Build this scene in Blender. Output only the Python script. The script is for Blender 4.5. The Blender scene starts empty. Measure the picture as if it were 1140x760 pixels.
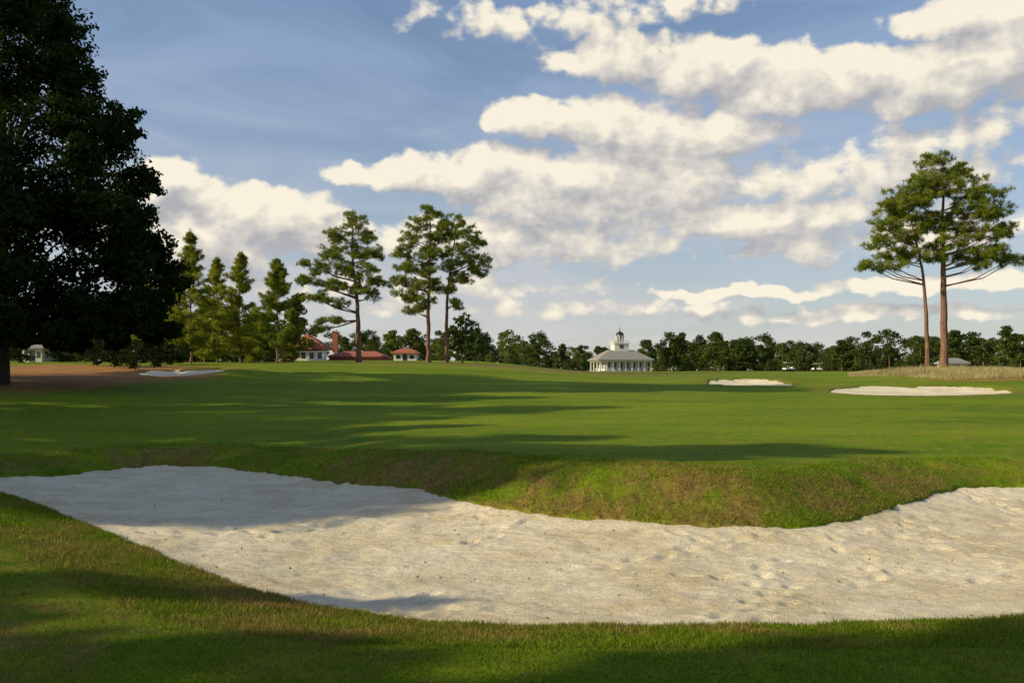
import bpy, math, numpy as np
from mathutils import Vector
rng=np.random.default_rng(7)
F=950.0; HY=412.0; EYE=2.6
S=bpy.context.scene
# ---------------------------------------------------------------- helpers
def link(o,parent=None):
    S.collection.objects.link(o)
    if parent is not None: o.parent=parent
    return o
def np_mesh(name,v,f,mats=(),mi=None,smooth=False,attrs=None):
    v=np.asarray(v,dtype=np.float32); f=np.asarray(f,dtype=np.int32)
    me=bpy.data.meshes.new(name); k=f.shape[1]
    me.vertices.add(len(v)); me.vertices.foreach_set('co',v.ravel())
    me.loops.add(f.size); me.loops.foreach_set('vertex_index',f.ravel())
    me.polygons.add(len(f)); me.polygons.foreach_set('loop_start',np.arange(0,f.size,k,dtype=np.int32))
    for m in mats: me.materials.append(m)
    if mi is not None: me.polygons.foreach_set('material_index',np.asarray(mi,dtype=np.int32))
    me.polygons.foreach_set('use_smooth',np.full(len(f),smooth))
    if attrs:
        for k2,a in attrs.items():
            at=me.attributes.new(k2,'FLOAT','POINT'); at.data.foreach_set('value',np.asarray(a,dtype=np.float32))
    me.update(calc_edges=True); me.validate()
    return me
def sstep(x,a,b):
    t=np.clip((x-a)/(b-a),0,1); return t*t*(3-2*t)
def _h(ix,iy,seed):
    n=(ix*374761393+iy*668265263+seed*144269504)&0xffffffff
    n=((n^(n>>13))*1274126177)&0xffffffff
    n=n^(n>>16)
    return (n&0xffffff)/float(0xffffff)
def vnoise(x,y,seed=0):
    x=np.asarray(x,float);y=np.asarray(y,float)
    ix=np.floor(x).astype(np.int64);iy=np.floor(y).astype(np.int64)
    fx=x-ix;fy=y-iy;fx=fx*fx*(3-2*fx);fy=fy*fy*(3-2*fy)
    return (_h(ix,iy,seed)*(1-fx)+_h(ix+1,iy,seed)*fx)*(1-fy)+(_h(ix,iy+1,seed)*(1-fx)+_h(ix+1,iy+1,seed)*fx)*fy
def fbm(x,y,o=4,seed=0):
    a=.5;t=0;s=0
    for i in range(o):
        t=t+a*vnoise(x*2**i+17*i,y*2**i-9*i,seed+i);s+=a;a*=.5
    return t/s-.5
def X(px,d): return (px-570)/F*d
def px2w(px,py,z):
    d=(EYE-z)*F/(py-HY); return (X(px,d),d)
# ---------------------------------------------------------------- materials
def nodes(m):
    m.use_nodes=True; nt=m.node_tree; return nt,nt.nodes,nt.links
def mat(name,c1,c2=None,scale=3.0,rough=.8,bump=0.0,bscale=None,spec=.3,detail=5,stretch=None,metal=0):
    m=bpy.data.materials.new(name); nt,N,L=nodes(m); b=N['Principled BSDF']
    c2=c2 or tuple(x*.75 for x in c1)
    g=N.new('ShaderNodeTexCoord'); src=g.outputs['Object']
    if stretch:
        mp=N.new('ShaderNodeMapping'); mp.inputs['Scale'].default_value=stretch; L.new(src,mp.inputs[0]); src=mp.outputs[0]
    n=N.new('ShaderNodeTexNoise'); n.inputs['Scale'].default_value=scale; n.inputs['Detail'].default_value=detail
    L.new(src,n.inputs['Vector'])
    r=N.new('ShaderNodeValToRGB'); r.color_ramp.elements[0].position=.35; r.color_ramp.elements[1].position=.65
    r.color_ramp.elements[0].color=(*c1,1); r.color_ramp.elements[1].color=(*c2,1)
    L.new(n.outputs[0],r.inputs[0]); L.new(r.outputs[0],b.inputs['Base Color'])
    b.inputs['Roughness'].default_value=rough; b.inputs['Specular IOR Level'].default_value=spec; b.inputs['Metallic'].default_value=metal
    if bump>0:
        n2=N.new('ShaderNodeTexNoise'); n2.inputs['Scale'].default_value=bscale or scale*3; n2.inputs['Detail'].default_value=6
        L.new(src,n2.inputs['Vector'])
        bp=N.new('ShaderNodeBump'); bp.inputs['Strength'].default_value=1; bp.inputs['Distance'].default_value=bump
        L.new(n2.outputs[0],bp.inputs['Height']); L.new(bp.outputs[0],b.inputs['Normal'])
    return m
def leafmat(name,c1,c2,trans=.3,nscale=.5):
    m=bpy.data.materials.new(name); nt,N,L=nodes(m)
    for n in list(N): N.remove(n)
    out=N.new('ShaderNodeOutputMaterial'); g=N.new('ShaderNodeNewGeometry')
    tc=N.new('ShaderNodeTexCoord')
    n=N.new('ShaderNodeTexNoise'); n.inputs['Scale'].default_value=nscale; n.inputs['Detail'].default_value=2
    L.new(tc.outputs['Object'],n.inputs['Vector'])
    ad=N.new('ShaderNodeMath'); ad.operation='MULTIPLY_ADD'; ad.inputs[1].default_value=.5; L.new(g.outputs['Random Per Island'],ad.inputs[0])
    sb=N.new('ShaderNodeMath'); sb.operation='MULTIPLY_ADD'; sb.inputs[1].default_value=2.0; sb.inputs[2].default_value=-.75
    L.new(n.outputs[0],sb.inputs[0]); L.new(sb.outputs[0],ad.inputs[2]); ad.use_clamp=True
    mx=N.new('ShaderNodeMix'); mx.data_type='RGBA'; mx.inputs[6].default_value=(*c1,1); mx.inputs[7].default_value=(*c2,1)
    L.new(ad.outputs[0],mx.inputs[0])
    d=N.new('ShaderNodeBsdfDiffuse')
    t=N.new('ShaderNodeBsdfTranslucent'); ms=N.new('ShaderNodeMixShader'); ms.inputs[0].default_value=trans
    L.new(mx.outputs[2],d.inputs['Color']); L.new(mx.outputs[2],t.inputs['Color'])
    L.new(d.outputs[0],ms.inputs[1]); L.new(t.outputs[0],ms.inputs[2]); L.new(ms.outputs[0],out.inputs[0])
    return m
M_bark=mat('pine_bark',(.28,.15,.085),(.11,.065,.045),scale=2.5,rough=.95,bump=.03,bscale=6,stretch=(3,3,.6))
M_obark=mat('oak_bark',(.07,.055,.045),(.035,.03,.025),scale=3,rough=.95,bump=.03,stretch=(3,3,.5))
M_needle=leafmat('pine_needles',(.11,.16,.02),(.29,.33,.045),.35)
M_needleY=leafmat('young_pine_needles',(.16,.20,.025),(.42,.43,.05),.4)
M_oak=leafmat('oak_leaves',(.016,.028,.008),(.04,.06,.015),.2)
M_far=leafmat('far_foliage',(.04,.068,.018),(.12,.15,.035),.25,.12)
M_farY=leafmat('far_foliage_light',(.08,.11,.02),(.21,.23,.045),.3,.12)
M_white=mat('white_paint',(.78,.75,.67),(.70,.68,.62),scale=.6,rough=.6)
M_grayroof=mat('gray_shingles',(.30,.28,.255),(.22,.21,.195),scale=4,rough=.9,stretch=(1,1,6))
M_redroof=mat('red_roof',(.40,.13,.075),(.30,.10,.06),scale=3,rough=.85)
M_glass=mat('window_glass',(.03,.035,.04),(.05,.055,.06),scale=.5,rough=.15,spec=.6)
M_brick=mat('brick',(.38,.14,.085),(.28,.10,.07),scale=9,rough=.9)
M_dark=mat('dark_metal',(.03,.03,.035),(.05,.05,.05),rough=.4)
M_rubber=mat('rubber',(.02,.02,.02),(.03,.03,.03),rough=.8)
M_seat=mat('seat_vinyl',(.5,.46,.38),rough=.5)
M_cream=mat('cream_wall',(.62,.55,.38),(.55,.5,.36),scale=.7)
M_cartg=mat('cart_green',(.03,.09,.05),rough=.35)
# grass --------------------------------------------------------------
def grassmat():
    m=bpy.data.materials.new('turf'); nt,N,L=nodes(m); b=N['Principled BSDF']
    tc=N.new('ShaderNodeTexCoord'); P=tc.outputs['Object']
    def noise(s,d=4,st=None,rg=.6):
        src=P
        if st:
            mp=N.new('ShaderNodeMapping'); mp.inputs['Scale'].default_value=st; L.new(P,mp.inputs[0]); src=mp.outputs[0]
        n=N.new('ShaderNodeTexNoise'); n.inputs['Scale'].default_value=s; n.inputs['Detail'].default_value=d; n.inputs['Roughness'].default_value=rg
        L.new(src,n.inputs['Vector']); return n.outputs[0]
    def ramp(src,p0,p1,c0=(0,0,0),c1=(1,1,1)):
        r=N.new('ShaderNodeValToRGB'); r.color_ramp.elements[0].position=p0; r.color_ramp.elements[1].position=p1
        r.color_ramp.elements[0].color=(*c0,1); r.color_ramp.elements[1].color=(*c1,1); L.new(src,r.inputs[0]); return r.outputs[0]
    def mix(f,a,bb,mode='MIX'):
        x=N.new('ShaderNodeMix'); x.data_type='RGBA'; x.blend_type=mode
        for i,vv in ((0,f),(6,a),(7,bb)):
            if isinstance(vv,(tuple,float,int)):
                x.inputs[i].default_value=vv if i==0 else (*vv,1)
            else: L.new(vv,x.inputs[i])
        return x.outputs[2]
    g1=ramp(noise(.10,6,(.6,1.8,1),.65),.40,.60,(.10,.20,.006),(.22,.31,.011))
    g2=mix(ramp(noise(1.2,7,rg=.7),.42,.66),g1,(.225,.26,.015))
    at=N.new('ShaderNodeAttribute'); at.attribute_name='dry'
    st=N.new('ShaderNodeAttribute'); st.attribute_name='straw'
    n2=noise(1.3,8,rg=.72)
    ma=N.new('ShaderNodeMath'); ma.operation='MULTIPLY_ADD'; ma.inputs[1].default_value=5.0; ma.inputs[2].default_value=-2.5; L.new(n2,ma.inputs[0])
    ad=N.new('ShaderNodeMath'); ad.operation='ADD'; L.new(ma.outputs[0],ad.inputs[0]); L.new(at.outputs['Fac'],ad.inputs[1])
    dryf=ramp(ad.outputs[0],.3,1.0)
    dryc=ramp(noise(5,6),.3,.7,(.18,.13,.03),(.36,.25,.075))
    c=mix(dryf,g2,dryc)
    sc=ramp(noise(.6,7),.3,.7,(.32,.13,.04),(.50,.27,.09))
    c=mix(st.outputs['Fac'],c,sc)
    fine=ramp(noise(42,4,rg=.8),.3,.72,(.5,.5,.5),(1.25,1.25,1.25))
    c=mix(.75,c,fine,'MULTIPLY')
    med=ramp(noise(5,6,(1,.6,1),.75),.3,.72,(.62,.62,.62),(1.22,1.22,1.22))
    c=mix(.85,c,med,'MULTIPLY')
    L.new(c,b.inputs['Base Color']); b.inputs['Roughness'].default_value=.85; b.inputs['Specular IOR Level'].default_value=.06
    bp=N.new('ShaderNodeBump'); bp.inputs['Distance'].default_value=.03; bp.inputs['Strength'].default_value=.9
    L.new(noise(30,6,rg=.75),bp.inputs['Height']); L.new(bp.outputs[0],b.inputs['Normal'])
    return m
M_grass=grassmat()
def blademat():
    m=bpy.data.materials.new('grass_blade'); nt,N,L=nodes(m)
    for n in list(N): N.remove(n)
    out=N.new('ShaderNodeOutputMaterial'); b=N.new('ShaderNodeBsdfDiffuse'); tr=N.new('ShaderNodeBsdfTranslucent'); ms=N.new('ShaderNodeMixShader'); ms.inputs[0].default_value=.3
    at=N.new('ShaderNodeAttribute'); at.attribute_name='dry'
    g=N.new('ShaderNodeNewGeometry')
    r=N.new('ShaderNodeValToRGB'); r.color_ramp.elements[0].color=(.06,.125,.007,1); r.color_ramp.elements[1].color=(.23,.30,.022,1)
    L.new(g.outputs['Random Per Island'],r.inputs[0])
    r2=N.new('ShaderNodeValToRGB'); r2.color_ramp.elements[0].color=(.15,.105,.028,1); r2.color_ramp.elements[1].color=(.45,.31,.10,1)
    L.new(g.outputs['Random Per Island'],r2.inputs[0])
    x=N.new('ShaderNodeMix'); x.data_type='RGBA'; L.new(at.outputs['Fac'],x.inputs[0]); L.new(r.outputs[0],x.inputs[6]); L.new(r2.outputs[0],x.inputs[7])
    L.new(x.outputs[2],b.inputs['Color']); L.new(x.outputs[2],tr.inputs['Color']); L.new(b.outputs[0],ms.inputs[1]); L.new(tr.outputs[0],ms.inputs[2]); L.new(ms.outputs[0],out.inputs[0])
    return m
M_blade=blademat()
def sandmat():
    m=bpy.data.materials.new('bunker_sand'); nt,N,L=nodes(m); b=N['Principled BSDF']
    tc=N.new('ShaderNodeTexCoord'); P=tc.outputs['Object']
    def noise(s,d,st=(1,1,1),rg=.6):
        mp=N.new('ShaderNodeMapping'); mp.inputs['Scale'].default_value=st; L.new(P,mp.inputs[0])
        n=N.new('ShaderNodeTexNoise'); n.inputs['Scale'].default_value=s; n.inputs['Detail'].default_value=d; n.inputs['Roughness'].default_value=rg
        L.new(mp.outputs[0],n.inputs['Vector']); return n.outputs[0]
    r=N.new('ShaderNodeValToRGB'); e=r.color_ramp.elements; e[0].position=.36; e[1].position=.60
    e[0].color=(.74,.61,.38,1); e[1].color=(.95,.84,.62,1); L.new(noise(.7,10,(.8,1.5,1),.74),r.inputs[0])
    r2=N.new('ShaderNodeValToRGB'); e=r2.color_ramp.elements; e[0].position=.3; e[1].position=.5
    e[0].color=(.55,.51,.45,1); e[1].color=(1,1,1,1); L.new(noise(14,8,rg=.82),r2.inputs[0])
    x=N.new('ShaderNodeMix'); x.data_type='RGBA'; x.blend_type='MULTIPLY'; x.inputs[0].default_value=.8
    L.new(r.outputs[0],x.inputs[6]); L.new(r2.outputs[0],x.inputs[7]); L.new(x.outputs[2],b.inputs['Base Color'])
    b.inputs['Roughness'].default_value=.95; b.inputs['Specular IOR Level'].default_value=.1
    h=N.new('ShaderNodeMath'); h.operation='ADD'; L.new(noise(3.6,9,(1,1.8,1),.72),h.inputs[0])
    h2=N.new('ShaderNodeMath'); h2.operation='MULTIPLY'; h2.inputs[1].default_value=.25; L.new(noise(30,4),h2.inputs[0]); L.new(h2.outputs[0],h.inputs[1])
    bp=N.new('ShaderNodeBump'); bp.inputs['Distance'].default_value=.17; bp.inputs['Strength'].default_value=.85
    L.new(h.outputs[0],bp.inputs['Height']); L.new(bp.outputs[0],b.inputs['Normal'])
    return m
M_sand=sandmat()
# ---------------------------------------------------------------- terrain
ZE=-.47
front=[(-70,533),(0,546),(60,568),(140,600),(220,635),(310,664),(400,683),(480,692),(600,696),(800,695),(950,693),(1060,688),(1140,685),(1260,672),(1360,640),(1400,610)]
back=[(1400,600),(1360,575),(1250,548),(1140,540),(1100,540),(1050,544),(1010,557),(965,573),(900,583),(850,585),(770,583),(700,578),(620,573),(560,565),(500,552),(460,541),(400,539),(330,529),(280,522),(200,515),(130,520),(60,528),(0,530)]
fw=np.array([px2w(a,b,ZE) for a,b in front]); bw=np.array([px2w(a,b,ZE) for a,b in back])
def smooth(p,n=2):
    for _ in range(n):
        q=np.roll(p,-1,0); a=.75*p+.25*q; c=.25*p+.75*q
        p=np.empty((2*len(a),2)); p[0::2]=a; p[1::2]=c
    return p
POLY=smooth(np.vstack([fw,bw]),1)
of=np.argsort(fw[:,0]); ob=np.argsort(bw[:,0])
def sdf(x,y,poly):
    d=np.full(x.shape,1e9); ins=np.zeros(x.shape,bool); n=len(poly)
    for i in range(n):
        ax,ay=poly[i]; bx,by=poly[(i+1)%n]; ex,ey=bx-ax,by-ay
        t=np.clip(((x-ax)*ex+(y-ay)*ey)/(ex*ex+ey*ey+1e-12),0,1)
        d=np.minimum(d,(x-ax-t*ex)**2+(y-ay-t*ey)**2)
        if ay!=by:
            c=((ay>y)!=(by>y))&(x<ex*(y-ay)/(by-ay)+ax); ins^=c
    d=np.sqrt(d); return np.where(ins,-d,d)
def blob(cx,cy,rx,ry,seed,n=28):
    r=np.random.default_rng(seed); a=np.linspace(0,2*np.pi,n,endpoint=False)
    k=1+.13*np.sin(2*a+r.uniform(0,6))+.09*np.sin(3*a+r.uniform(0,6))
    return np.stack([cx+rx*k*np.cos(a),cy+ry*k*np.sin(a)],1)
SMALL=[('r',blob(28.4,60.5,6.0,4.8,3)),('m',blob(21.2,76,3.9,4,5)),('l',blob(-26.6,69,3.0,4.6,8))]
SMALLC=[(28.4,60.5),(21.2,76),(-26.6,69)]
NS=len(SMALL)
def base(x,y):
    yy=np.maximum(y,0)
    z=2.4*(1-np.exp(-(yy/75)**1.8))
    Lf=1-sstep(x,-12-.0*y,20)
    z=z+Lf*(1.6*sstep(yy,35,105)+.9*sstep(yy,115,210))
    z=z+.75*np.exp(-((x+38)**2+(y-52)**2)/18**2)
    z=z+.75*np.exp(-(((x-50)/17)**2+((y-95)/22)**2))
    z=z+.45*np.exp(-(((x+21)/2.6)**2+((y-66)/2.5)**2))
    z=z+.25*fbm(x*.045,y*.045,3,11)*sstep(yy,22,60)+.06*fbm(x*.25,y*.25,3,5)
    return z
def main_s(x,y):
    s=np.full(x.shape,99.0); m=(y>4)&(y<45)&(np.abs(x)<45)
    if m.any():
        s[m]=sdf(x[m],y[m],POLY)+.22*fbm(x[m]*1.1,y[m]*1.1,4,2)+.07*fbm(x[m]*9,y[m]*9,2,3)
    return s
def small_s(x,y,i):
    cx,cy=SMALLC[i]; s=np.full(x.shape,99.0); m=(np.abs(x-cx)<14)&(np.abs(y-cy)<14)
    if m.any(): s[m]=sdf(x[m],y[m],SMALL[i][1])+.9*fbm(x[m]*.6,y[m]*.6,3,2)
    return s
def backness(x,y):
    ym=.5*(np.interp(x,fw[of,0],fw[of,1])+np.interp(x,bw[ob,0],bw[ob,1])); return sstep(y-ym,-.8,1.2)
def height(x,y,s=None):
    x=np.asarray(x,float);y=np.asarray(y,float)
    z=base(x,y)
    for i in range(NS):
        si=small_s(x,y,i); cy=SMALLC[i][1]
        z=z+.30*np.exp(-((si-1.3)/1.6)**2)*sstep(y-cy,-1,3.5)-.03
        z=np.where(si<0,z-.6*sstep(-si,0,.5),z)
    if s is None: s=main_s(x,y)
    b=backness(x,y)
    lip=(-.06+.42*np.exp(-((x-2.8)/4.6)**2)+.0*np.exp(-((x+9)/4)**2))-.12*sstep(x,8,13)-.25*(1-sstep(x,-8,-3))
    zc=z+b*lip*np.exp(-((s-2.1)/(2.2+2*(lip<0)))**2)
    W=2.1*b+3.2*(1-b)
    t=np.clip(s/W,0,1); prof=np.sin(t*np.pi/2)**(.9)
    prof=b*prof+(1-b)*(.5*prof+.5*t*t*(3-2*t))
    out=ZE+(zc-ZE)*prof
    lump=.16*fbm(x*1.3,y*1.3,3,61)*np.exp(-((s-1.2)/1.2)**2)*b
    ins=ZE-.9*sstep(-s,-.02,.4)
    r=np.where(s>=0,np.where(s<W,out,zc)+lump,ins)
    return r
FR=np.random.default_rng(404)
PR=[]
for k_ in range(38):
    x0=FR.uniform(-12,15); y0=FR.uniform(11,25); a0=FR.uniform(0,6.28)
    for j_ in range(FR.integers(6,22)):
        x0+=.62*math.cos(a0); y0+=.62*math.sin(a0); a0+=FR.normal()*.18
        PR.append((x0+(.1 if j_%2 else -.1)*math.sin(a0),y0-(.1 if j_%2 else -.1)*math.cos(a0),a0))
def prints(x,y):
    o=np.zeros(x.shape)
    order=np.argsort(y); ys=y[order]
    for (a,b,t) in PR:
        i0,i1=np.searchsorted(ys,[b-.4,b+.4]); ii=order[i0:i1]
        if len(ii)==0: continue
        dx=x[ii]-a; dy=y[ii]-b; u=(dx*math.cos(t)+dy*math.sin(t))/.17; v=(-dx*math.sin(t)+dy*math.cos(t))/.10
        q=u*u+v*v; o[ii]+=-.055*np.exp(-q)+.022*np.exp(-(np.sqrt(q)-1.7)**2*3)
    return o
def sand_h(x,y,s,full=False):
    z=-.80+.29*np.exp(-np.maximum(-s,0)/1.6)+.14*fbm(x*.35,y*.35,3,21)*sstep(-s,0,1.5)+.12*fbm(x*1.8,y*2.4,4,22)+.035*fbm(x*9,y*9,3,23)
    return z
def sand_h2(x,y,s): return sand_h(x,y,s)+prints(x,y)*sstep(-s,.1,.5)
def dry_f(x,y,s):
    b=backness(x,y); rr_=1-.7*sstep(x,8,12)
    d=np.where((s<3.0)&(s>-1),(1-sstep(s,.6,2.4)),0)*(.36+.30*b*rr_)*(.8+2.2*fbm(x*.45,y*.45,3,31))
    d=d+.38*np.exp(-(((x-3.6)/2.8)**2+((y-18.6)/1.4)**2))
    d=d+.50*(1-sstep(x,-6,1))*(1-sstep(y,9,17))*(.7+1.5*fbm(x*.5,y*.5,4,33))*(s>0)
    d=d+.55*sstep(y,72,105)*np.clip(.6+2.2*fbm(x*.03,y*.06,3,35),0,1.3)
    d=d+1.0*np.exp(-(((x-3)/9)**2+((y-103)/12)**2))
    d=d+.55*np.exp(-(((x+26)/7)**2+((y-30)/4)**2))
    d=d+.25*sstep(fbm(x*.4,y*.4,4,71),0,.2)*(1-sstep(y,9,11))
    for i in range(NS):
        si=small_s(x,y,i); d=d+.6*(1-sstep(si,.2,2.6))
    return np.clip(d,0,1.3)
def straw_f(x,y):
    e=((x+50)/27)**2+((y-64)/31)**2+.9*fbm(x*.12,y*.12,4,41)
    e2=((x-56)/20)**2+((y-78)/3.5)**2+.9*fbm(x*.15,y*.15,4,42)
    return np.maximum(1-sstep(e,.75,1.1),.9*(1-sstep(e2,.7,1.2)))
ang=np.radians(np.concatenate([np.linspace(-44,44,720),np.linspace(46,314,70)]))
rr=np.concatenate([np.geomspace(.6,5,30)[:-1],np.geomspace(5,70,520)[:-1],np.geomspace(70,4000,190)])
A,R=np.meshgrid(ang,rr); gx=(R*np.sin(A)).ravel(); gy=(R*np.cos(A)).ravel()
gs=main_s(gx,gy); gz=height(gx,gy,gs)
na,nr=len(ang),len(rr)
I=np.arange(nr-1)[:,None]*na; J=np.arange(na)[None,:]; J2=(J+1)%na
f=np.stack([I+J,I+J2,I+na+J2,I+na+J],-1).reshape(-1,4)[:,::-1]
V=np.stack([gx,gy,gz],1)
dd=dry_f(gx,gy,gs); stw=straw_f(gx,gy)
me=np_mesh('grass_ground',V,f,[M_grass],smooth=True,attrs={'dry':dd,'straw':stw})
link(bpy.data.objects.new('grass_ground',me))
# sand sheets
def sand_obj(name,x0,x1,y0,y1,step,sf,hf,margin):
    xs=np.arange(x0,x1,step); ys=np.arange(y0,y1,step); XX,YY=np.meshgrid(xs,ys)
    x=XX.ravel();y=YY.ravel(); s=sf(x,y); z=hf(x,y,s); nx=len(xs)
    i=(np.arange(len(ys)-1)[:,None]*nx+np.arange(nx-1)[None,:]).ravel()
    f=np.stack([i,i+1,i+nx+1,i+nx],1); f=f[(s[f]<margin).any(1)]
    u,inv=np.unique(f,return_inverse=True); f=inv.reshape(-1,4)
    me=np_mesh(name,np.stack([x,y,z],1)[u],f,[M_sand],smooth=True); link(bpy.data.objects.new(name,me))
sand_obj('sand_bunker',POLY[:,0].min()-.5,POLY[:,0].max()+.5,POLY[:,1].min()-.5,POLY[:,1].max()+.5,.06,main_s,sand_h2,.25)
for i in range(NS):
    cx,cy=SMALLC[i]
    def hf(x,y,s,i=i,cy=cy):
        z=base(x,y)+.30*np.exp(-((s-1.3)/1.6)**2)*sstep(y-cy,-1,3.5)-.09-.03*(NS-1)
        return z-.10*sstep(-s,0,1.5)+.04*fbm(x*1.5,y*1.5,3,7)
    sand_obj('sand_bunker',cx-11,cx+11,cy-11,cy+11,.2,lambda x,y,i=i:small_s(x,y,i),hf,.3)
# ---------------------------------------------------------------- grass blades
def blades(name,x,y,z,h,w,dry,m,lean=.5,seed=1):
    r=np.random.default_rng(seed); n=len(x); a=r.uniform(0,2*np.pi,n); b=r.uniform(0,2*np.pi,n)
    hh=h*r.uniform(.5,1.2,n); ln=hh*lean*r.uniform(0,1.3,n)
    p=np.stack([x,y,z-.005],1); sd=np.stack([np.cos(a),np.sin(a),0*a],1)*(w*r.uniform(.6,1.2,n))[:,None]
    tip=p+np.stack([np.cos(b)*ln,np.sin(b)*ln,hh],1)
    V=np.stack([p-sd,p+sd,tip],1).reshape(-1,3); f=np.arange(3*n).reshape(-1,3)
    me=np_mesh(name,V,f,[m],attrs={'dry':np.repeat(dry,3)}); return link(bpy.data.objects.new(name,me))
def sample(n,d0,d1,a0=-40,a1=40,p=1.0,seed=3):
    r=np.random.default_rng(seed); d=d0+(d1-d0)*r.random(n)**p; a=np.radians(r.uniform(a0,a1,n))
    return d*np.tan(a),d
bx,by=sample(460000,6.2,22,p=1.35); bs=main_s(bx,by); k=(bs>-.02)
bx,by,bs=bx[k],by[k],bs[k]
bd=np.clip(dry_f(bx,by,bs)+1.5*fbm(bx*1.6,by*1.6,4,55)-.05,0,1)
edge=(1-sstep(bs,.0,.5))
blades('grass_blades',bx,by,height(bx,by,bs),.022+.03*edge+.016*vnoise(bx*2,by*2,9),.004+.0002*by,bd,M_blade,.9)
bx,by=sample(420000,8.5,31,p=1,seed=9); bs=main_s(bx,by); k=(bs>-.06)&(bs<2.2); bx,by,bs=bx[k],by[k],bs[k]
bd=np.clip(-.08+dry_f(bx,by,bs)+2.8*fbm(bx*1.1,by*1.1,4,55),0,1)
blades('rough_grass_blades',bx,by,height(bx,by,bs),.035+.05*vnoise(bx*3,by*3,5),.005+.0002*by,bd,M_blade,.9,5)
# tall golden grass mound on the right
bx,by=sample(70000,78,108,21.5,36,seed=12)
den=fbm(bx*.12,by*.12,4,4)+.35*sstep(bx,36,48)-.25*np.abs((by-93)/15)**2; k=den>-.08; bx,by,den=bx[k],by[k],den[k]
o=blades('tall_grass',bx,by,height(bx,by),.18+1.1*np.clip(den+.08,0,.55),.022,np.clip(.8+.8*fbm(bx*.3,by*.3,3,8),0,1),mat('dry_tall_grass',(.42,.34,.16),(.24,.23,.09),scale=.35,rough=.8),.8,8)
# ---------------------------------------------------------------- trees
class TB:
    def __init__(s): s.v=[];s.f=[];s.m=[];s.n=0
    def add(s,v,f,mi):
        s.v.append(v); s.f.append(f+s.n); s.m.append(np.full(len(f),mi)); s.n+=len(v)
    def tube(s,pts,rad,k=7,mi=0):
        pts=np.asarray(pts,float); n=len(pts); t=np.gradient(pts,axis=0); t/=np.linalg.norm(t,axis=1)[:,None]+1e-9
        up=np.where(np.abs(t[:,2:3])>.9,np.array([[1.,0,0]]),np.array([[0,0,1.]])); u=np.cross(t,up); u/=np.linalg.norm(u,axis=1)[:,None]+1e-9; w=np.cross(t,u)
        a=np.linspace(0,2*np.pi,k,endpoint=False)
        v=(pts[:,None,:]+np.asarray(rad)[:,None,None]*(np.cos(a)[None,:,None]*u[:,None,:]+np.sin(a)[None,:,None]*w[:,None,:])).reshape(-1,3)
        i=np.arange(n-1)[:,None]*k;j=np.arange(k)[None,:];j2=(j+1)%k
        q=np.stack([i+j,i+j2,i+k+j2,i+k+j],-1).reshape(-1,4)
        f=np.concatenate([q[:,[0,1,2]],q[:,[0,2,3]]]); s.add(v,f,mi)
    def needles(s,c,n,L,w,r,mi=1,up=.25):
        m=len(c); d=r.normal(size=(m,n,3)); d[...,2]+=up; d/=np.linalg.norm(d,axis=2)[...,None]
        e=np.cross(d,r.normal(size=(m,n,3))); e/=np.linalg.norm(e,axis=2)[...,None]+1e-9
        ll=L*r.uniform(.6,1.2,(m,n,1)); b=c[:,None,:]+d*.05
        v=np.stack([b-e*w,b+e*w,b+d*ll],2).reshape(-1,3); s.add(v,np.arange(len(v)).reshape(-1,3),mi)
    def leaves(s,c,size,r,mi=1):
        m=len(c); d=r.normal(size=(m,3)); d/=np.linalg.norm(d,axis=1)[:,None]
        e=np.cross(d,r.normal(size=(m,3))); e/=np.linalg.norm(e,axis=1)[:,None]+1e-9
        sz=size*r.uniform(.6,1.3,(m,1)); a=c-d*sz*.5; b=c+d*sz*.5; k=e*sz*.32
        v=np.stack([a,c+k,b,c-k],1).reshape(-1,3); i=np.arange(m)*4
        f=np.concatenate([np.stack([i,i+1,i+2],1),np.stack([i,i+2,i+3],1)]); s.add(v,f,mi)
    def mesh(s,name,mats):
        v=np.concatenate(s.v);f=np.concatenate(s.f);m=np.concatenate(s.m)
        return np_mesh(name,v,f,mats,m)
def ball(r,n,p=.45):
    d=r.normal(size=(n,3)); d/=np.linalg.norm(d,axis=1)[:,None]; return d*(r.random((n,1))**p)
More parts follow.
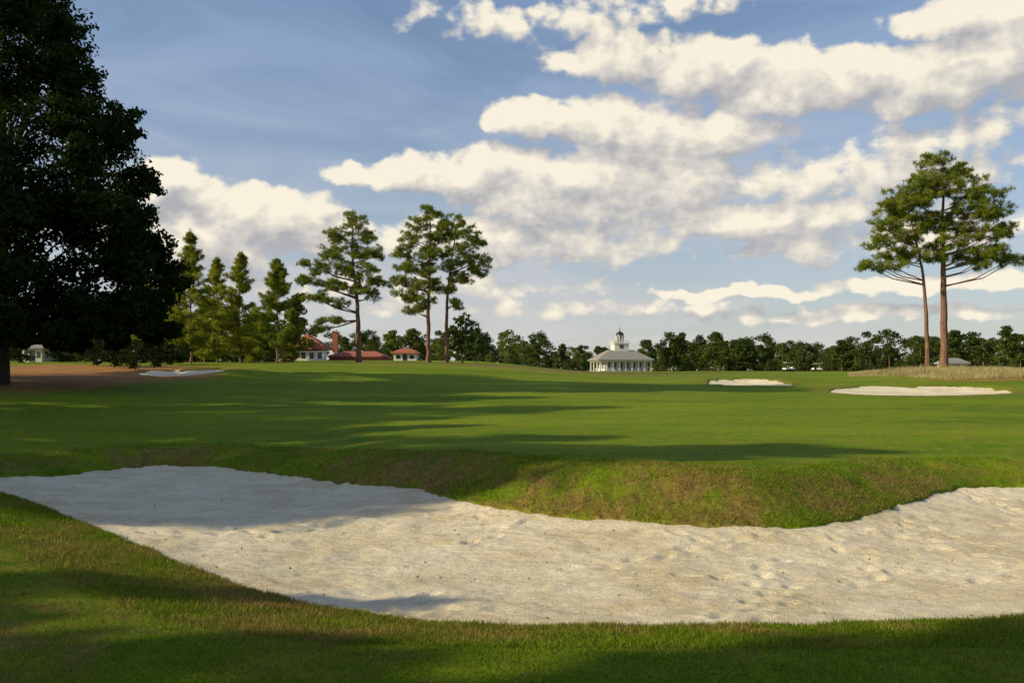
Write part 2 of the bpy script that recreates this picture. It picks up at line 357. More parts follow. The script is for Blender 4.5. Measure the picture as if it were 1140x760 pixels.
def hero_pine(d,bp,by_,trunk,r0,lobes,seed,dens=1.0,needle=M_needle,depth=.8,dy=0.):
    r=np.random.default_rng(seed); s=d/F; t=TB()
    x0=X(bp,d); z0=float(height(np.array([x0]),np.array([d]))[0])-.15
    def loc(px,py): return np.array([(px-bp)*s,0,(EYE-(py-HY)*s)-z0])
    P=[np.array([0,0,0.])]+[loc(a,b) for a,b in trunk]
    P=np.array(P); n=len(P); q=np.linspace(0,n-1,24); P2=np.stack([np.interp(q,range(n),P[:,i]) for i in range(3)],1)
    for _ in range(2): P2[1:-1]=.25*P2[:-2]+.5*P2[1:-1]+.25*P2[2:]
    P2[1:-1,:2]+=r.normal(size=(22,2))*r0*.12
    H=P2[-1,2]; rad=r0*(1-.82*(P2[:,2]/H)**1.2); rad[0]*=1.35; rad[1]*=1.1
    t.tube(P2,rad,10)
    cen=[]
    for (a,b,rx,rz) in lobes:
        for kk in range(2):
            c=loc(a,b)+np.array([r.normal()*.12*rx*s,(kk-.5)*2*depth*r.uniform(.3,1.)*max(rx,18)*s,r.normal()*.12*rz*s])
            hz=min(max(c[2]-abs(c[0]-np.interp(c[2],P2[:,2],P2[:,0]))*.35-rz*s*.4,H*.3),H*.985)
            st=np.array([np.interp(hz,P2[:,2],P2[:,i]) for i in range(3)])
            mid=.5*(st+c)+np.array([0,0,-.06*np.linalg.norm(c-st)])+r.normal(size=3)*.15
            tr=np.interp(hz,P2[:,2],rad); t.tube(np.array([st,mid,c]),[min(tr*.5,.11),.06,.03],5)
            ns=max(5,int(dens*.033*rx*rz*(s/.11)**1.2)+4)
            sub=c+ball(r,ns,.36)*np.array([rx*s*1.08,rx*s*.85,rz*s*1.08])
            for u in sub:
                t.tube(np.array([c,.5*(c+u)+r.normal(size=3)*.1,u]),[.03,.022,.012],4)
                k=r.uniform(.7,1.15); tf=u+ball(r,int(14*k),.5)*np.array([.72,.72,.38])*k; cen.append(tf)
    cen=np.concatenate(cen); t.needles(cen,17,.38,.027,r)
    me=t.mesh('pine_tree',[M_bark,needle]); o=link(bpy.data.objects.new('pine_tree',me)); o.location=(x0,d,z0); return o
hero_pine(97,1051,405,[(1051,340),(1050,290),(1049,240),(1052,195)],.44,
 [(1045,184,22,12),(1070,195,20,14),(1026,202,16,11),(1084,217,26,12),(1050,212,26,14),(1018,226,18,10),(1098,238,28,11),(1066,240,26,13),(1036,248,18,12),(1110,258,20,9),(1084,262,24,11),(1056,270,20,9),(1104,280,20,7),(1078,284,20,8),(1128,290,12,6),(1046,286,10,6),(1092,292,16,6)],1,1.45)
hero_pine(97,1033,405,[(1031,350),(1027,300),(1018,260),(1008,222)],.26,
 [(1003,217,17,9),(1022,222,12,8),(990,232,16,8),(1008,240,20,10),(984,251,14,7),(1002,262,20,9),(975,270,14,7),(1022,258,12,9),(996,283,20,7),(968,295,13,5),(1018,284,12,7),(990,297,14,5)],2,1.3)
hero_pine(115,399,401,[(399,360),(397,330),(392,290),(393,245)],.36,
 [(394,248,13,9),(378,262,14,9),(405,262,13,9),(366,280,16,9),(392,281,18,10),(415,282,12,8),(352,296,15,8),(380,300,18,9),(405,302,18,9),(344,312,12,7),(366,318,16,8),(392,320,16,8),(424,314,12,8),(353,330,12,6),(376,336,12,6),(368,358,16,4),(354,366,10,3),(412,328,10,5)],3,1.5,depth=.9)
hero_pine(112,477,402,[(477,370),(477,330),(479,290),(479,240)],.31,
 [(480,240,12,8),(466,250,12,8),(494,252,11,8),(458,265,14,8),(482,264,15,9),(470,281,15,9),(448,280,10,7),(490,284,12,8),(453,297,13,8),(475,300,14,9),(446,312,9,6),(463,317,14,8),(484,318,10,8),(452,330,12,7),(470,335,12,7),(461,345,9,5)],4,1.45)
hero_pine(118,497,402,[(497,370),(498,330),(503,290),(508,252)],.28,
 [(508,248,10,7),(520,259,12,8),(500,262,10,7),(528,272,12,7),(512,277,14,8),(537,290,9,6),(520,293,14,8),(503,298,12,7),(532,303,11,6),(512,310,12,7),(498,322,8,6),(508,338,7,5)],5,1.35)
# generic pine
def generic_pine(name,H,cb,R,r0,seed,needle=M_needle,nl=.34,dens=1.,nn=14,w=.022):
    r=np.random.default_rng(seed); t=TB(); q=np.linspace(0,1,14)
    P=np.stack([np.cumsum(r.normal(size=14))*.012*H*.3,np.cumsum(r.normal(size=14))*.012*H*.3,q*H],1); P[0,:2]=0
    rad=r0*(1-.9*q)+.01; t.tube(P,rad,9); cen=[]
    nb=int(dens*3.6*(H*(1-cb)))
    for i in range(nb):
        u=r.random()**.9; h=cb+(1-cb)*u; L=R*(1-u)**.72*(.45+.8*r.random())*(min(1,.45+u*3)); a=r.uniform(0,2*np.pi)
        st=np.array([np.interp(h*H,P[:,2],P[:,j]) for j in range(3)])
        up=.15+.6*u; e=st+np.array([np.cos(a)*L,np.sin(a)*L,up*L]); m=.5*(st+e)+np.array([0,0,-.08*L])
        t.tube(np.array([st,m,e]),[min(.07,r0*.35*(1-h)+.02),.03,.012],4)
        for tt in np.arange(.35,1.05,.2 if L>1.5 else .3):
            c=st+(e-st)*tt; cen.append(c+ball(r,int(8),.5)*np.array([.55,.55,.32])*(.5+.18*R)*(1-.5*u))
    cen.append(P[-1]+ball(r,6,.5)*np.array([.15,.15,.5]))
    t.needles(np.concatenate(cen),nn,nl,w,r)
    return t.mesh(name,[M_bark,needle])
def place(name,me,x,y,rz=0,sc=1.,parent=None,dz=-.1):
    o=link(bpy.data.objects.new(name,me),parent); z=float(height(np.array([float(x)]),np.array([float(y)]))[0])
    o.location=(x,y,z+dz); o.rotation_euler=(0,0,rz); o.scale=(sc,sc,sc) if not isinstance(sc,tuple) else sc; return o
for (px,ytop,d,cb,Rpx,sd) in [(308,289,100,.16,29,21),(268,283,104,.08,30,22),(242,289,112,.06,26,23),(212,260,100,.12,33,24),(190,298,118,.06,30,25),(168,316,125,.06,30,26),(326,345,112,.08,15,27),(228,330,108,.04,22,28),(284,342,118,.04,20,29)]:
    x=X(px,d); z=float(height(np.array([x]),np.array([float(d)]))[0]); H=EYE-(ytop-HY)*d/F-z
    place('pine_tree',generic_pine('pine_tree',H,cb,Rpx*d/F,.14,sd,M_needleY if px<300 else M_needle,dens=2.2,w=.032),x,d)
# big dark oak and companions
def oak_mesh(lobes,H,r0,seed,nsub=34,nleaf=34,size=.24,mats=(M_obark,M_oak),flat=.8,name='oak_tree',rsf=.30,twig=True):
    r=np.random.default_rng(seed); t=TB()
    t.tube(np.array([[0,0,0],[.1,0,H*.08],[0,.1,H*.3],[.2,0,H*.6],[0,0,H*.85]]),[r0*1.4,r0,r0*.8,r0*.45,r0*.12],10)
    C=[]
    for (a,y,b,R) in lobes:
        c=np.array([a,y,b]); hz=max(H*.1,b*.6-.8); st=np.array([0,0,hz]); m=.5*(st+c)+np.array([0,0,.6])+r.normal(size=3)*.3
        t.tube(np.array([st,.5*(st+m)+r.normal(size=3)*.15,m,.5*(m+c)+r.normal(size=3)*.2,c]),[r0*.3,r0*.25,r0*.16,.05,.03],6)
        sub=c+ball(r,nsub,.4)*np.array([R,R,R*flat])
        if twig:
            for u in sub[::2]: t.tube(np.array([c,.5*(c+u)+r.normal(size=3)*.15,u]),[.03,.02,.01],4)
        rs=R*rsf
        lf=(sub[:,None,:]+(ball(r,nsub*nleaf,.5)*np.array([rs,rs,rs*.65])).reshape(nsub,nleaf,3)).reshape(-1,3); C.append(lf)
    t.leaves(np.concatenate(C),size,r); return t.mesh(name,list(mats))
d=52.;s=d/F; ox=X(2,d); oz=float(height(np.array([ox]),np.array([d]))[0]); r=np.random.default_rng(5)
LB=[(15,10,50),(46,28,36),(60,72,36),(20,90,55),(90,110,32),(112,146,34),(60,160,55),(126,188,28),(95,215,45),(140,240,32),(158,270,28),(40,240,60),(168,300,28),(120,290,45),(60,310,55),(170,335,26),(125,345,35),(85,350,36),(30,345,45),(-40,60,60),(-60,150,65),(-70,250,65),(-50,330,50),(-20,0,50),(0,-30,45),(-50,-50,50),(20,200,50),(140,362,22),(5,300,50),(100,372,18),(60,375,18),(170,362,16),(25,372,20),(50,225,30),(70,250,30)]
lob=[]
for (a,b,R) in LB:
    for kk in range(2):
        lob.append(((a-2)*s,(r.uniform(.05,1)*(1 if kk else -1))*min(6,3+(200-abs(a))*.02),EYE-(b-HY)*s-oz,R*s*.9))
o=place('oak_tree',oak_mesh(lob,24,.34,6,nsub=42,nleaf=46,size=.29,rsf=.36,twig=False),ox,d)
gl=[]
r=np.random.default_rng(15)
for i in range(26):
    a=r.uniform(0,6.28); h=r.uniform(.22,1); R=7.0*math.sqrt(max(.05,1-((h-.5)/.55)**2)); q=r.uniform(.3,1)
    gl.append((R*q*math.cos(a),R*q*math.sin(a),h*20,2.4))
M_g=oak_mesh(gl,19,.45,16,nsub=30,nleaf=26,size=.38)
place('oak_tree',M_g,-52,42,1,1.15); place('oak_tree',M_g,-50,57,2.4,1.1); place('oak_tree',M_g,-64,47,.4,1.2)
# understorey at the foot of the oak and behind it
gl3=[(0,0,1.0,1.1),(1,.3,1.3,.9),(-1,-.2,1.1,1.0),(.3,.5,2.0,.9)]
M_shrub=oak_mesh(gl3,2,.06,28,nsub=22,nleaf=22,size=.2,name='shrub')
for (px,dd_,sc) in [(150,78,1.1),(172,82,1.3),(128,84,1.2),(186,90,1.1),(105,88,1.3),(200,96,.9),(22,100,.8),(66,104,.8)]: place('shrub',M_shrub,X(px,dd_),dd_,px,sc)
gl2=[(0,0,3.0,1.6),(1,0.5,4.5,1.5),(-1,-.5,4,1.5),(.2,0,5.8,1.2),(1.5,-.6,3,1.3),(-1.6,.5,2.6,1.3)]
M_small=oak_mesh(gl2,5.5,.14,18,nsub=22,nleaf=26,size=.32,mats=(M_obark,M_far),name='maple_tree')
place('maple_tree',M_small,X(514,130),130,0,1.15); place('maple_tree',M_small,X(530,150),150,1,.7)
# shade pines standing left of and behind the photographer
PM=[generic_pine('pine_tree',22,.34,5.0,.3,60+i,nl=.4,dens=1.8,nn=13,w=.032) for i in range(3)]
# (x, strip y reached at x=0, scale): shadows run along +x with a slight +y drift
SLP=.29/.956
SH=[(-30,5,1),(-34,6,1),(-39,4,1.1),(-44,5.5,1.05),(-27,6.5,.85),(-48,4.5,1.15),(-36,2.5,1.05),(-24,5,.85),(-52,5.6,1.15),(-42,1.5,1.1),(-32,2,1),(-22,3,.9),(-56,3,1.25),(-60,5,1.2),(-66,4,1.35),(-47,6.6,.95),(-40,6.8,.85),
    (-30,9.0,.62),(-33,11,.62),(-27,12.5,.55),(-37,15.5,.62),(-36,9.6,.66),
    (-40,24,1.1),(-46,25,1.15),(-36,22.6,1.05),(-52,26,1.2),(-42,29,1),(-58,31,1.2),(-46,34,1),(-62,24.5,1.3),(-56,23.5,1.3),(-54,38,1.15),(-70,29,1.2),(-64,42,1.2),(-58,46,1.15),(-66,37,1.3),(-50,42,1.25),(-56,50,1.3),(-62,53,1.3)]
rs=np.random.default_rng(3)
for i,(x,y0,sc) in enumerate(SH): place('pine_tree',PM[i%3],x,y0+x*SLP,rs.uniform(0,6),sc)
# ---------------------------------------------------------------- distant tree mass
def far_mesh(kind,seed,m):
    r=np.random.default_rng(seed); t=TB(); H=12.
    t.tube(np.array([[0,0,0],[.1,0,H*.5],[0,0,H*.9]]),[.2,.15,.05],5)
    C=[]; n=26
    cb=.22 if kind==0 else .04
    for i in range(n):
        h=cb+(1-cb)*(i+r.random())/n; u=(h-cb)/(1-cb)
        R=(3.4*(1-u)**.55*(.6+.4*min(1,u*5))+.3) if kind==0 else 4.2*math.sqrt(max(.06,1-((u-.38)/.66)**2))
        a=r.uniform(0,6.28);q=r.uniform(.1,1)**.6*r.uniform(.75,1.1)
        c=np.array([R*q*math.cos(a),R*q*math.sin(a),h*H]); k=1.15 if kind==0 else 1.5
        C.append(c+ball(r,110,.4)*np.array([k,k,k*.75]))
    t.leaves(np.concatenate(C),.6,r); return t.mesh('far_tree',[M_bark,m])
FM=[far_mesh(0,1,M_far),far_mesh(1,2,M_far),far_mesh(0,3,M_farY),far_mesh(1,4,M_farY),far_mesh(0,5,M_far),far_mesh(1,6,M_far),far_mesh(1,7,M_far)]
row=link(bpy.data.objects.new('distant_tree_row',None)); r=np.random.default_rng(77)
def addrow(n,p0,p1,d0,d1,h0,h1,kinds):
    for i in range(n):
        px=p0+(p1-p0)*(i+r.random())/n; d=r.uniform(d0,d1); h=(h0+(h1-h0)*r.random()**1.8); k=kinds[r.integers(len(kinds))]
        if 640<px<735 and d<260: continue
        place('tree_%d'%i,FM[k],X(px,d),d,r.uniform(0,6),(h/12*r.uniform(.8,1.5),h/12*r.uniform(.8,1.5),h/12),row,-.4)
addrow(150,-400,1600,330,440,8,17,[0,1,4,5,1,5,6])
addrow(90,380,1500,290,330,7,13,[0,1,2,5,4,6,3])
addrow(80,400,1250,260,290,2.5,6,[1,3,5,6])
addrow(24,965,1400,190,250,9,13,[1,5,0,3])
addrow(24,705,960,240,275,7,12.5,[0,4,1,2,6])
addrow(30,-300,330,150,210,9,16,[1,3,2,5])
addrow(14,60,330,125,150,5,9,[1,3,5])
# ---------------------------------------------------------------- buildings
def part(name,v,f,m,parent):
    me=bpy.data.meshes.new(name); me.from_pydata([tuple(a) for a in v],[],f); me.materials.append(m); me.update()
    return link(bpy.data.objects.new(name,me),parent)
def boxes(name,bl,m,parent,bev=0):
    v=[];f=[]
    for (x0,x1,y0,y1,z0,z1) in bl:
        n=len(v); v+=[(x0,y0,z0),(x1,y0,z0),(x1,y1,z0),(x0,y1,z0),(x0,y0,z1),(x1,y0,z1),(x1,y1,z1),(x0,y1,z1)]
        f+=[tuple(n+i for i in q) for q in ((0,3,2,1),(4,5,6,7),(0,1,5,4),(1,2,6,5),(2,3,7,6),(3,0,4,7))]
    o=part(name,v,f,m,parent)
    if bev: b=o.modifiers.new('b','BEVEL'); b.width=bev; b.segments=2
    return o
def hip(name,x0,x1,y0,y1,z0,z1,ix,iy,m,parent,th=.25):
    v=[(x0,y0,z0),(x1,y0,z0),(x1,y1,z0),(x0,y1,z0),(x0,y0,z0+th),(x1,y0,z0+th),(x1,y1,z0+th),(x0,y1,z0+th),
       (x0+ix,y0+iy,z1),(x1-ix,y0+iy,z1),(x1-ix,y1-iy,z1),(x0+ix,y1-iy,z1)]
    f=[(0,3,2,1)]+[(a,(a+1)%4,(a+1)%4+4,a+4) for a in range(4)]+[(4+a,4+(a+1)%4,8+(a+1)%4,8+a) for a in range(4)]+[(8,9,10,11)]
    return part(name,v,f,m,parent)
def lathe(name,prof,k,m,parent,rot=0):
    v=[];f=[]
    for (r_,z) in prof:
        for i in range(k):
            a=2*math.pi*(i+.5)/k+rot; v.append((r_*math.cos(a),r_*math.sin(a),z))
    for j in range(len(prof)-1):
        for i in range(k): f.append((j*k+i,j*k+(i+1)%k,(j+1)*k+(i+1)%k,(j+1)*k+i))
    f.append(tuple(range((len(prof)-1)*k,len(prof)*k)))
    return part(name,v,f,m,parent)
def root(name,x,y,z,rz=0):
    o=link(bpy.data.objects.new(name,None)); o.location=(x,y,z); o.rotation_euler=(0,0,rz); return o
def gz_(x,y): return float(height(np.array([float(x)]),np.array([float(y)]))[0])
# cupola clubhouse
D=215.;cx=X(690,D); C=root('cupola_clubhouse',cx,D,EYE+.15-.0,math.radians(8))
C.location.z=max(gz_(cx,D),EYE-.2)-.05; C.scale=(.87,.87,.87)
boxes('walls',[(-5.6,5.6,-4.2,4.2,0,3.1)],M_white,C)
boxes('terrace',[(-7.6,7.9,-6.3,6.3,-.6,.12)],mat('terrace_stone',(.4,.36,.3)),C)
cols=[(x-.16,x+.16,-6,-5.68,.12,2.75) for x in np.linspace(-7.2,7.5,9)]+[(sx-.16,sx+.16,y-.16,y+.16,.12,2.75) for sx in(-7.2,7.5) for y in(-2,2,5.7)]
boxes('columns',cols,M_white,C)
boxes('fascia',[(-7.6,7.9,-6.25,-5.6,2.75,3.05),(-7.6,-7.0,-5.6,6.2,2.75,3.05),(7.3,7.9,-5.6,6.2,2.75,3.05)],M_white,C)
boxes('railing',[(-7.2,-1.2,-5.9,-5.82,.95,1.03),(1.4,7.5,-5.9,-5.82,.95,1.03)],M_white,C)
hip('roof',-8.1,8.4,-6.7,6.7,3.06,6.1,4.6,5.2,M_grayroof,C)
boxes('windows',[(x-.62,x+.62,-4.24,-4.2+.02,.75,2.6) for x in np.linspace(-4.6,4.6,6)]+[(-5.64,-5.58,y-.6,y+.6,.75,2.6) for y in(-2.6,0,2.6)],M_glass,C)
boxes('window_frames',[(x-.035,x+.035,-4.29,-4.24,.75,2.6) for x in np.linspace(-4.6,4.6,6)]+[(x-.7,x+.7,-4.32,-4.24,.62,.75) for x in np.linspace(-4.6,4.6,6)],M_white,C)
boxes('tower_base',[(-2.1,2.1,-2.1,2.1,5.6,7.9),(-2.4,2.4,-2.4,2.4,7.9,8.12)],M_white,C)
boxes('tower_window',[(-.55,.55,-2.14,-2.08,6.5,7.6)],M_glass,C)
boxes('balustrade',[(a-.07,a+.07,-2.3,-2.16,8.12,8.75) for a in np.linspace(-2.2,2.2,11)]+[(-2.3,2.3,-2.32,-2.14,8.75,8.85)]+[(-2.32,-2.16,a-.07,a+.07,8.12,8.75) for a in np.linspace(-2,2.2,9)]+[(-2.34,-2.16,-2.1,2.3,8.75,8.85)],M_white,C)
boxes('lantern',[(1.0*math.cos(a)-.16,1.0*math.cos(a)+.16,1.0*math.sin(a)-.16,1.0*math.sin(a)+.16,8.12,10.1) for a in np.radians(np.arange(22.5,360,45))],M_white,C)
lathe('lantern_glass',[(.85,8.12),(.85,10.1)],8,M_glass,C); lathe('lantern_cornice',[(1.3,10.1),(1.4,10.3)],8,M_white,C)
lathe('dome',[(1.2,10.3),(1.15,10.7),(.9,11.1),(.5,11.4),(.18,11.55),(.1,11.9),(.16,12.05),(.05,12.6),(.02,13.1)],16,M_dark,C)
# red-roofed clubhouse
D=205.;cx=X(322,D); C=root('red_roof_clubhouse',cx,D,gz_(cx,D)-.3,0)
boxes('walls',[(-10.5,6,-4,5,0,2.9)],M_white,C); hip('roof',-11,6.5,-4.6,5.6,2.91,5.0,3.5,4.6,M_redroof,C)
boxes('wing_walls',[(0.5,10,-7.5,-4.62,0,2.6)],M_white,C)
hip('pyramid_roof',.0,10.6,-8.1,1.5,2.92,6.6,4.9,4.5,M_redroof,C)
boxes('windows',[(x-.5,x+.5,-4.04,-3.98,.8,2.3) for x in np.linspace(-9.7,-.6,8)]+[(x-.5,x+.5,-7.54,-7.48,.8,2.2) for x in np.linspace(1.5,9,5)],M_glass,C)
boxes('window_sills',[(x-.6,x+.6,-4.12,-4.0,.68,.8) for x in np.linspace(-9.7,-.6,8)],M_white,C)
boxes('east_wing',[(10.1,23,-2,5,0,1.2)],M_brick,C); hip('east_wing_roof',9.6,23.6,-2.6,5.6,1.21,2.7,3,3.8,M_redroof,C)
boxes('chimney',[(9.9,11.2,2,3.2,2.4,7.2),(9.8,11.3,1.9,3.3,7.2,7.45)],M_brick,C)
D=200.;cx=X(452,D); C=root('garden_pavilion',cx,D,gz_(cx,D)-.3,0)
boxes('walls',[(-2.6,2.6,-2,2,0,1.9)],M_white,C); boxes('door',[(-.5,.5,-2.04,-1.98,0,1.8)],M_glass,C)
boxes('windows',[(-2.1,-1.1,-2.04,-1.98,.7,1.6),(1.1,2.1,-2.04,-1.98,.7,1.6)],M_glass,C)
hip('roof',-3.3,3.3,-2.7,2.7,1.91,3.2,2.4,2.5,M_redroof,C)
D=130.;cx=X(44,D); C=root('cream_house',cx,D,gz_(cx,D)-.2,0)
boxes('walls',[(-1.5,1.5,-2,2,0,2.2)],M_cream,C); hip('roof',-1.9,1.9,-2.4,2.4,2.21,3.0,1.4,2.2,M_grayroof,C)
boxes('door',[(-.4,.4,-2.04,-1.98,0,2.0)],M_glass,C); boxes('windows',[(.7,1.2,-2.04,-1.98,.9,1.8),(-1.2,-.7,-2.04,-1.98,.9,1.8)],M_glass,C)
D=150.;cx=X(1060,D); C=root('maintenance_shed',cx,D,gz_(cx,D)-.1,0)
boxes('walls',[(-1.9,1.9,-1.5,1.5,0,1.5)],M_cream,C); hip('roof',-2.3,2.3,-1.9,1.9,1.51,2.6,1.3,1.7,M_grayroof,C)
boxes('door',[(-.5,.5,-1.54,-1.48,0,1.35)],M_dark,C)
# golf carts
def cart(x,y,rz):
    C=root('golf_cart',x,y,gz_(x,y),rz)
    boxes('chassis',[(-1.15,1.15,-.55,.55,.28,.5)],M_dark,C,.03)
    v=[(.5,-.58,.5),(1.2,-.55,.5),(1.2,.55,.5),(.5,.58,.5),(.62,-.55,.98),(1.08,-.45,.78),(1.08,.45,.78),(.62,.55,.98)]
    part('front_cowl',v,[(0,3,2,1),(4,5,6,7),(0,1,5,4),(1,2,6,5),(2,3,7,6),(3,0,4,7)],M_white,C)
    boxes('rear_body',[(-1.2,-.15,-.58,.58,.5,.78)],M_white,C,.05)
    boxes('seats',[(-.6,.0,-.52,.52,.78,.92),(-.72,-.6,-.52,.52,.85,1.3)],M_seat,C,.03)
    boxes('roof',[(-1.0,.85,-.6,.6,1.86,1.94)],M_white,C,.03)
    boxes('posts',[(a-.02,a+.02,b-.02,b+.02,.75,1.86) for a in(-.9,.72) for b in(-.52,.52)],M_dark,C)
    boxes('golf_bags',[(-1.1,-.85,-.4,-.12,.7,1.45),(-1.1,-.85,.12,.4,.7,1.45)],M_cartg,C,.04)
    for i,(a,b) in enumerate(((-.8,-.5),(-.8,.5),(.85,-.5),(.85,.5))):
        w=lathe('wheel_%d'%i,[(.05,-.1),(.2,-.1),(.24,-.06),(.24,.06),(.2,.1),(.05,.1)],16,M_rubber,C); w.location=(a,b,.24); w.rotation_euler=(math.pi/2,0,0)
cart(X(878,175),175,.4); cart(X(909,205),205,2.9)
# weeds at bunker edge
def weed(px,py,h,seed):
    x,y=px2w(px,py,ZE); r=np.random.default_rng(seed); t=TB()
    for i in range(7):
        a=r.uniform(0,6.28); L=h*r.uniform(.6,1.1); e=np.array([math.cos(a)*L*.45,math.sin(a)*L*.45,L]); t.tube(np.array([[0,0,0],e*.5+[0,0,.02],e]),[.005,.004,.002],4)
        c=e[None]*np.linspace(.35,1,9)[:,None]+r.normal(size=(9,3))*.015; t.leaves(c,.055,r)
    o=link(bpy.data.objects.new('weed_plant',t.mesh('weed_plant',[M_needle,M_oak]))); o.location=(x,y,gz_(x,y))
weed(143,592,.30,1); weed(207,620,.2,2); weed(122,585,.14,3)
# fallen leaves and pine straw
r=np.random.default_rng(91); n=420; x=r.uniform(-9,11,n); y=r.uniform(7,26,n); s_=main_s(x,y); z=np.where(s_>0,height(x,y,s_)+.015,sand_h(x,y,s_)+.012)
t=TB(); t.leaves(np.stack([x,y,z],1),.05,r,0)
link(bpy.data.objects.new('fallen_leaves',t.mesh('fallen_leaves',[mat('dead_leaf',(.22,.13,.06),(.12,.07,.04),scale=5)])))
# ---------------------------------------------------------------- light and sky
EL=25.; TS=Vector((-.956*math.cos(math.radians(EL)),-.29*math.cos(math.radians(EL)),math.sin(math.radians(EL))))
sun=bpy.data.lights.new('sun','SUN'); sun.energy=5; sun.angle=math.radians(.55); sun.color=(1,.85,.54)
so=link(bpy.data.objects.new('sun',sun)); so.rotation_euler=TS.to_track_quat('Z','Y').to_euler()
W=bpy.data.worlds.new('World'); S.world=W; W.use_nodes=True; nt=W.node_tree;N=nt.nodes;L=nt.links
try: W.cycles.sampling_method='NONE'
except Exception as ex: print(ex)
def mth(op,a,b=None,c=None,clamp=False,T=None):
    NN,LL=(T.nodes,T.links) if T else (N,L)
    m=NN.new('ShaderNodeMath'); m.operation=op; m.use_clamp=clamp
    for i,vv in enumerate((a,b,c)):
        if vv is None: continue
        if isinstance(vv,(int,float)): m.inputs[i].default_value=vv
        else: LL.new(vv,m.inputs[i])
    return m.outputs[0]
lobes=[(690,66,66,22,1),(780,74,70,26,1),(890,88,100,30,1),(1030,86,120,30,.95),(1130,60,80,36,.9),
(600,132,50,20,1),(690,140,84,26,1),(790,152,76,24,.9),(700,178,80,22,.8),(446,196,66,16,1),(540,190,84,24,1),(630,212,120,38,.95),(750,205,80,28,.8),
(196,206,56,24,1),(288,234,80,24,1),(220,262,130,32,.9),(340,262,56,18,.7),(840,246,130,16,.85),(590,22,100,18,.42),(720,8,90,14,.42),(1085,14,80,18,.95),
(960,195,160,28,.5),(560,268,190,24,.62),(1000,262,180,20,.5),(850,326,100,7,.8),(1020,316,110,10,.85),(450,318,200,15,.38),(640,345,220,9,.45),(960,350,190,8,.5),(1080,150,100,24,.42)]
G=bpy.data.node_groups.new('cloud_density','ShaderNodeTree')
G.interface.new_socket('P',in_out='INPUT',socket_type='NodeSocketVector'); G.interface.new_socket('D',in_out='OUTPUT',socket_type='NodeSocketFloat')
gi=G.nodes.new('NodeGroupInput'); go=G.nodes.new('NodeGroupOutput')
wn=G.nodes.new('ShaderNodeTexNoise'); wn.noise_dimensions='2D'; wn.inputs['Scale'].default_value=18; wn.inputs['Detail'].default_value=3; G.links.new(gi.outputs[0],wn.inputs['Vector'])
w1=G.nodes.new('ShaderNodeVectorMath'); w1.operation='SUBTRACT'; w1.inputs[1].default_value=(.5,.5,.5); G.links.new(wn.outputs['Color'],w1.inputs[0])
w2=G.nodes.new('ShaderNodeVectorMath'); w2.operation='MULTIPLY_ADD'; w2.inputs[1].default_value=(.055,.028,0); G.links.new(w1.outputs[0],w2.inputs[0]); G.links.new(gi.outputs[0],w2.inputs[2])
acc=None
for (px,py,rx,ry,w) in lobes:
    dx=(px-570)/F; az=math.atan(dx); el=math.atan((HY-py)/F/math.hypot(1,dx)); cs=math.cos(az)**2
    a=G.nodes.new('ShaderNodeVectorMath'); a.operation='MULTIPLY_ADD'; ix=F/(rx*cs)/1.33; iy=F/ry/1.30
    a.inputs[1].default_value=(ix,iy,0); a.inputs[2].default_value=(-az*ix,-el*iy,0); G.links.new(w2.outputs[0],a.inputs[0])
    dt=G.nodes.new('ShaderNodeVectorMath'); dt.operation='DOT_PRODUCT'; G.links.new(a.outputs[0],dt.inputs[0]); G.links.new(a.outputs[0],dt.inputs[1])
    v=mth('MULTIPLY_ADD',dt.outputs['Value'],-w,w,T=G); acc=v if acc is None else mth('SMOOTH_MAX',acc,v,.10,T=G)
acc=mth('MAXIMUM',acc,-.6,T=G)
n1=G.nodes.new('ShaderNodeTexNoise'); n1.noise_dimensions='2D'; n1.inputs['Scale'].default_value=22; n1.inputs['Detail'].default_value=8; n1.inputs['Roughness'].default_value=.57
mp=G.nodes.new('ShaderNodeMapping'); mp.inputs['Scale'].default_value=(1,1.5,1); G.links.new(gi.outputs[0],mp.inputs[0]); G.links.new(mp.outputs[0],n1.inputs['Vector'])
nn=mth('MULTIPLY_ADD',n1.outputs[0],1.5,-.78,T=G)
vo=G.nodes.new('ShaderNodeTexVoronoi'); vo.voronoi_dimensions='2D'; vo.feature='SMOOTH_F1'; vo.inputs['Scale'].default_value=40; vo.inputs['Smoothness'].default_value=.5; G.links.new(w2.outputs[0],vo.inputs['Vector'])
nn=mth('MULTIPLY_ADD',vo.outputs['Distance'],-.30,mth('ADD',nn,.12,T=G),T=G)
G.links.new(mth('ADD',acc,nn,T=G),go.inputs[0])
tc=N.new('ShaderNodeTexCoord'); sp=N.new('ShaderNodeSeparateXYZ'); L.new(tc.outputs['Generated'],sp.inputs[0])
az=mth('ARCTAN2',sp.outputs[0],sp.outputs[1]); el=mth('ARCSINE',sp.outputs[2])
cb=N.new('ShaderNodeCombineXYZ'); L.new(az,cb.inputs[0]); L.new(el,cb.inputs[1])
g1=N.new('ShaderNodeGroup'); g1.node_tree=G; L.new(cb.outputs[0],g1.inputs[0])
of_=N.new('ShaderNodeVectorMath'); of_.operation='ADD'; of_.inputs[1].default_value=(-.011,.024,0); L.new(cb.outputs[0],of_.inputs[0])
g2=N.new('ShaderNodeGroup'); g2.node_tree=G; L.new(of_.outputs[0],g2.inputs[0])
def mr(v,a,b,c=0.,d=1.,sm=True):
    m=N.new('ShaderNodeMapRange'); m.interpolation_type='SMOOTHSTEP' if sm else 'LINEAR'
    m.inputs[1].default_value=a;m.inputs[2].default_value=b;m.inputs[3].default_value=c;m.inputs[4].default_value=d; L.new(v,m.inputs[0]); return m.outputs[0]
alpha=mr(g1.outputs[0],-.04,.42)
lit=mr(mth('SUBTRACT',g1.outputs[0],g2.outputs[0]),-.60,.60,sm=False)
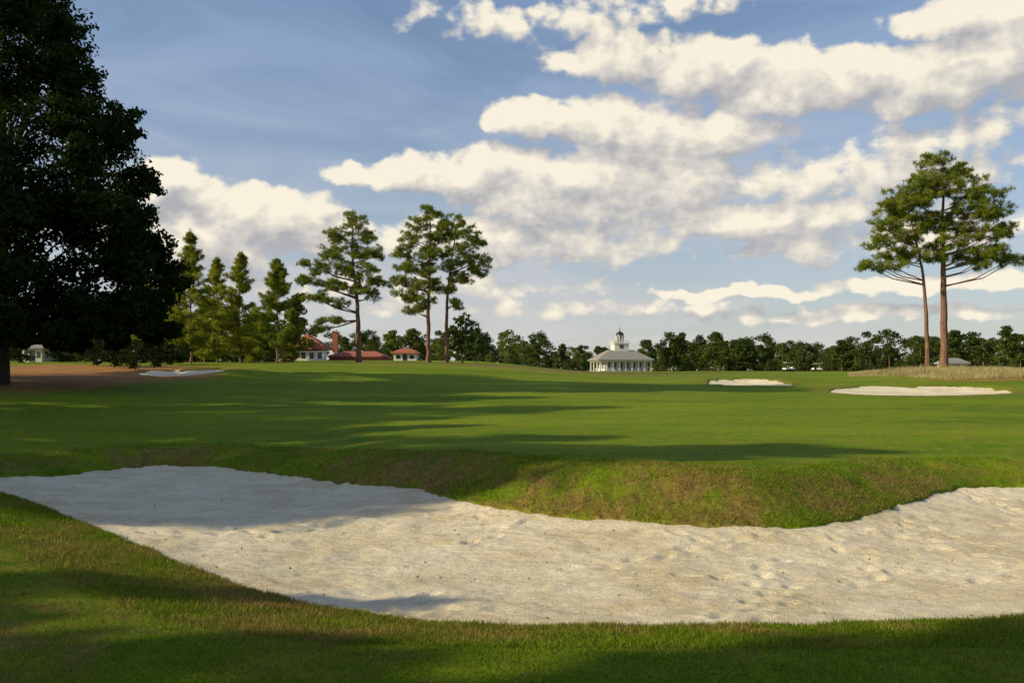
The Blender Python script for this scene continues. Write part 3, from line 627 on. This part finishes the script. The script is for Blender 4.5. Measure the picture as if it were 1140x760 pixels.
cc=N.new('ShaderNodeValToRGB'); e=cc.color_ramp.elements
e[0].position=0.05;e[0].color=(.44,.44,.46,1);e[1].position=.9;e[1].color=(.98,.90,.73,1)
e2=e.new(.5);e2.color=(.69,.65,.59,1); L.new(lit,cc.inputs[0])
sky=N.new('ShaderNodeTexSky'); sky.sky_type='NISHITA'; sky.sun_disc=False; sky.sun_elevation=math.radians(EL); sky.sun_rotation=math.radians(253)
sky.dust_density=1.2; sky.air_density=1.0; sky.ozone_density=2.5
b1=N['Background']; b1.inputs[1].default_value=.12; L.new(sky.outputs[0],b1.inputs[0])
# thin high veil plus haze near the horizon
hz=mr(el,.0,.42,.85,.28,False); vn=N.new('ShaderNodeTexNoise'); vn.noise_dimensions='2D'; vn.inputs['Scale'].default_value=3; vn.inputs['Detail'].default_value=8; vn.inputs['Roughness'].default_value=.6; vn.inputs['Distortion'].default_value=.6
vm=N.new('ShaderNodeMapping'); vm.inputs['Scale'].default_value=(1,4,1); vm.inputs['Rotation'].default_value=(0,0,.35); L.new(cb.outputs[0],vm.inputs[0]); L.new(vm.outputs[0],vn.inputs['Vector'])
hv=mth('MULTIPLY',hz,mr(vn.outputs[0],.3,.7,.6,1.4),clamp=True)
hc=N.new('ShaderNodeValToRGB'); e=hc.color_ramp.elements; e[0].position=0; e[0].color=(.64,.63,.59,1); e[1].position=.4; e[1].color=(.35,.47,.70,1); L.new(el,hc.inputs[0])
b3=N.new('ShaderNodeBackground'); L.new(hc.outputs[0],b3.inputs[0]); b3.inputs[1].default_value=1
m1=N.new('ShaderNodeMixShader'); L.new(hv,m1.inputs[0]); L.new(b1.outputs[0],m1.inputs[1]); L.new(b3.outputs[0],m1.inputs[2])
b2=N.new('ShaderNodeBackground'); b2.inputs[1].default_value=1.0; L.new(cc.outputs[0],b2.inputs[0])
m2=N.new('ShaderNodeMixShader'); L.new(mth('MULTIPLY',alpha,.95),m2.inputs[0]); L.new(m1.outputs[0],m2.inputs[1]); L.new(b2.outputs[0],m2.inputs[2])
L.new(m2.outputs[0],N['World Output'].inputs[0])
# ---------------------------------------------------------------- camera
cam=bpy.data.cameras.new('camera'); cam.sensor_width=36; cam.lens=30; cam.shift_y=32/1140; cam.clip_end=6000; cam.clip_start=.1
co=link(bpy.data.objects.new('camera',cam)); co.location=(0,0,EYE); co.rotation_euler=(math.pi/2,0,0); S.camera=co
S.view_settings.view_transform='Standard'; S.view_settings.look='None'; S.view_settings.exposure=0
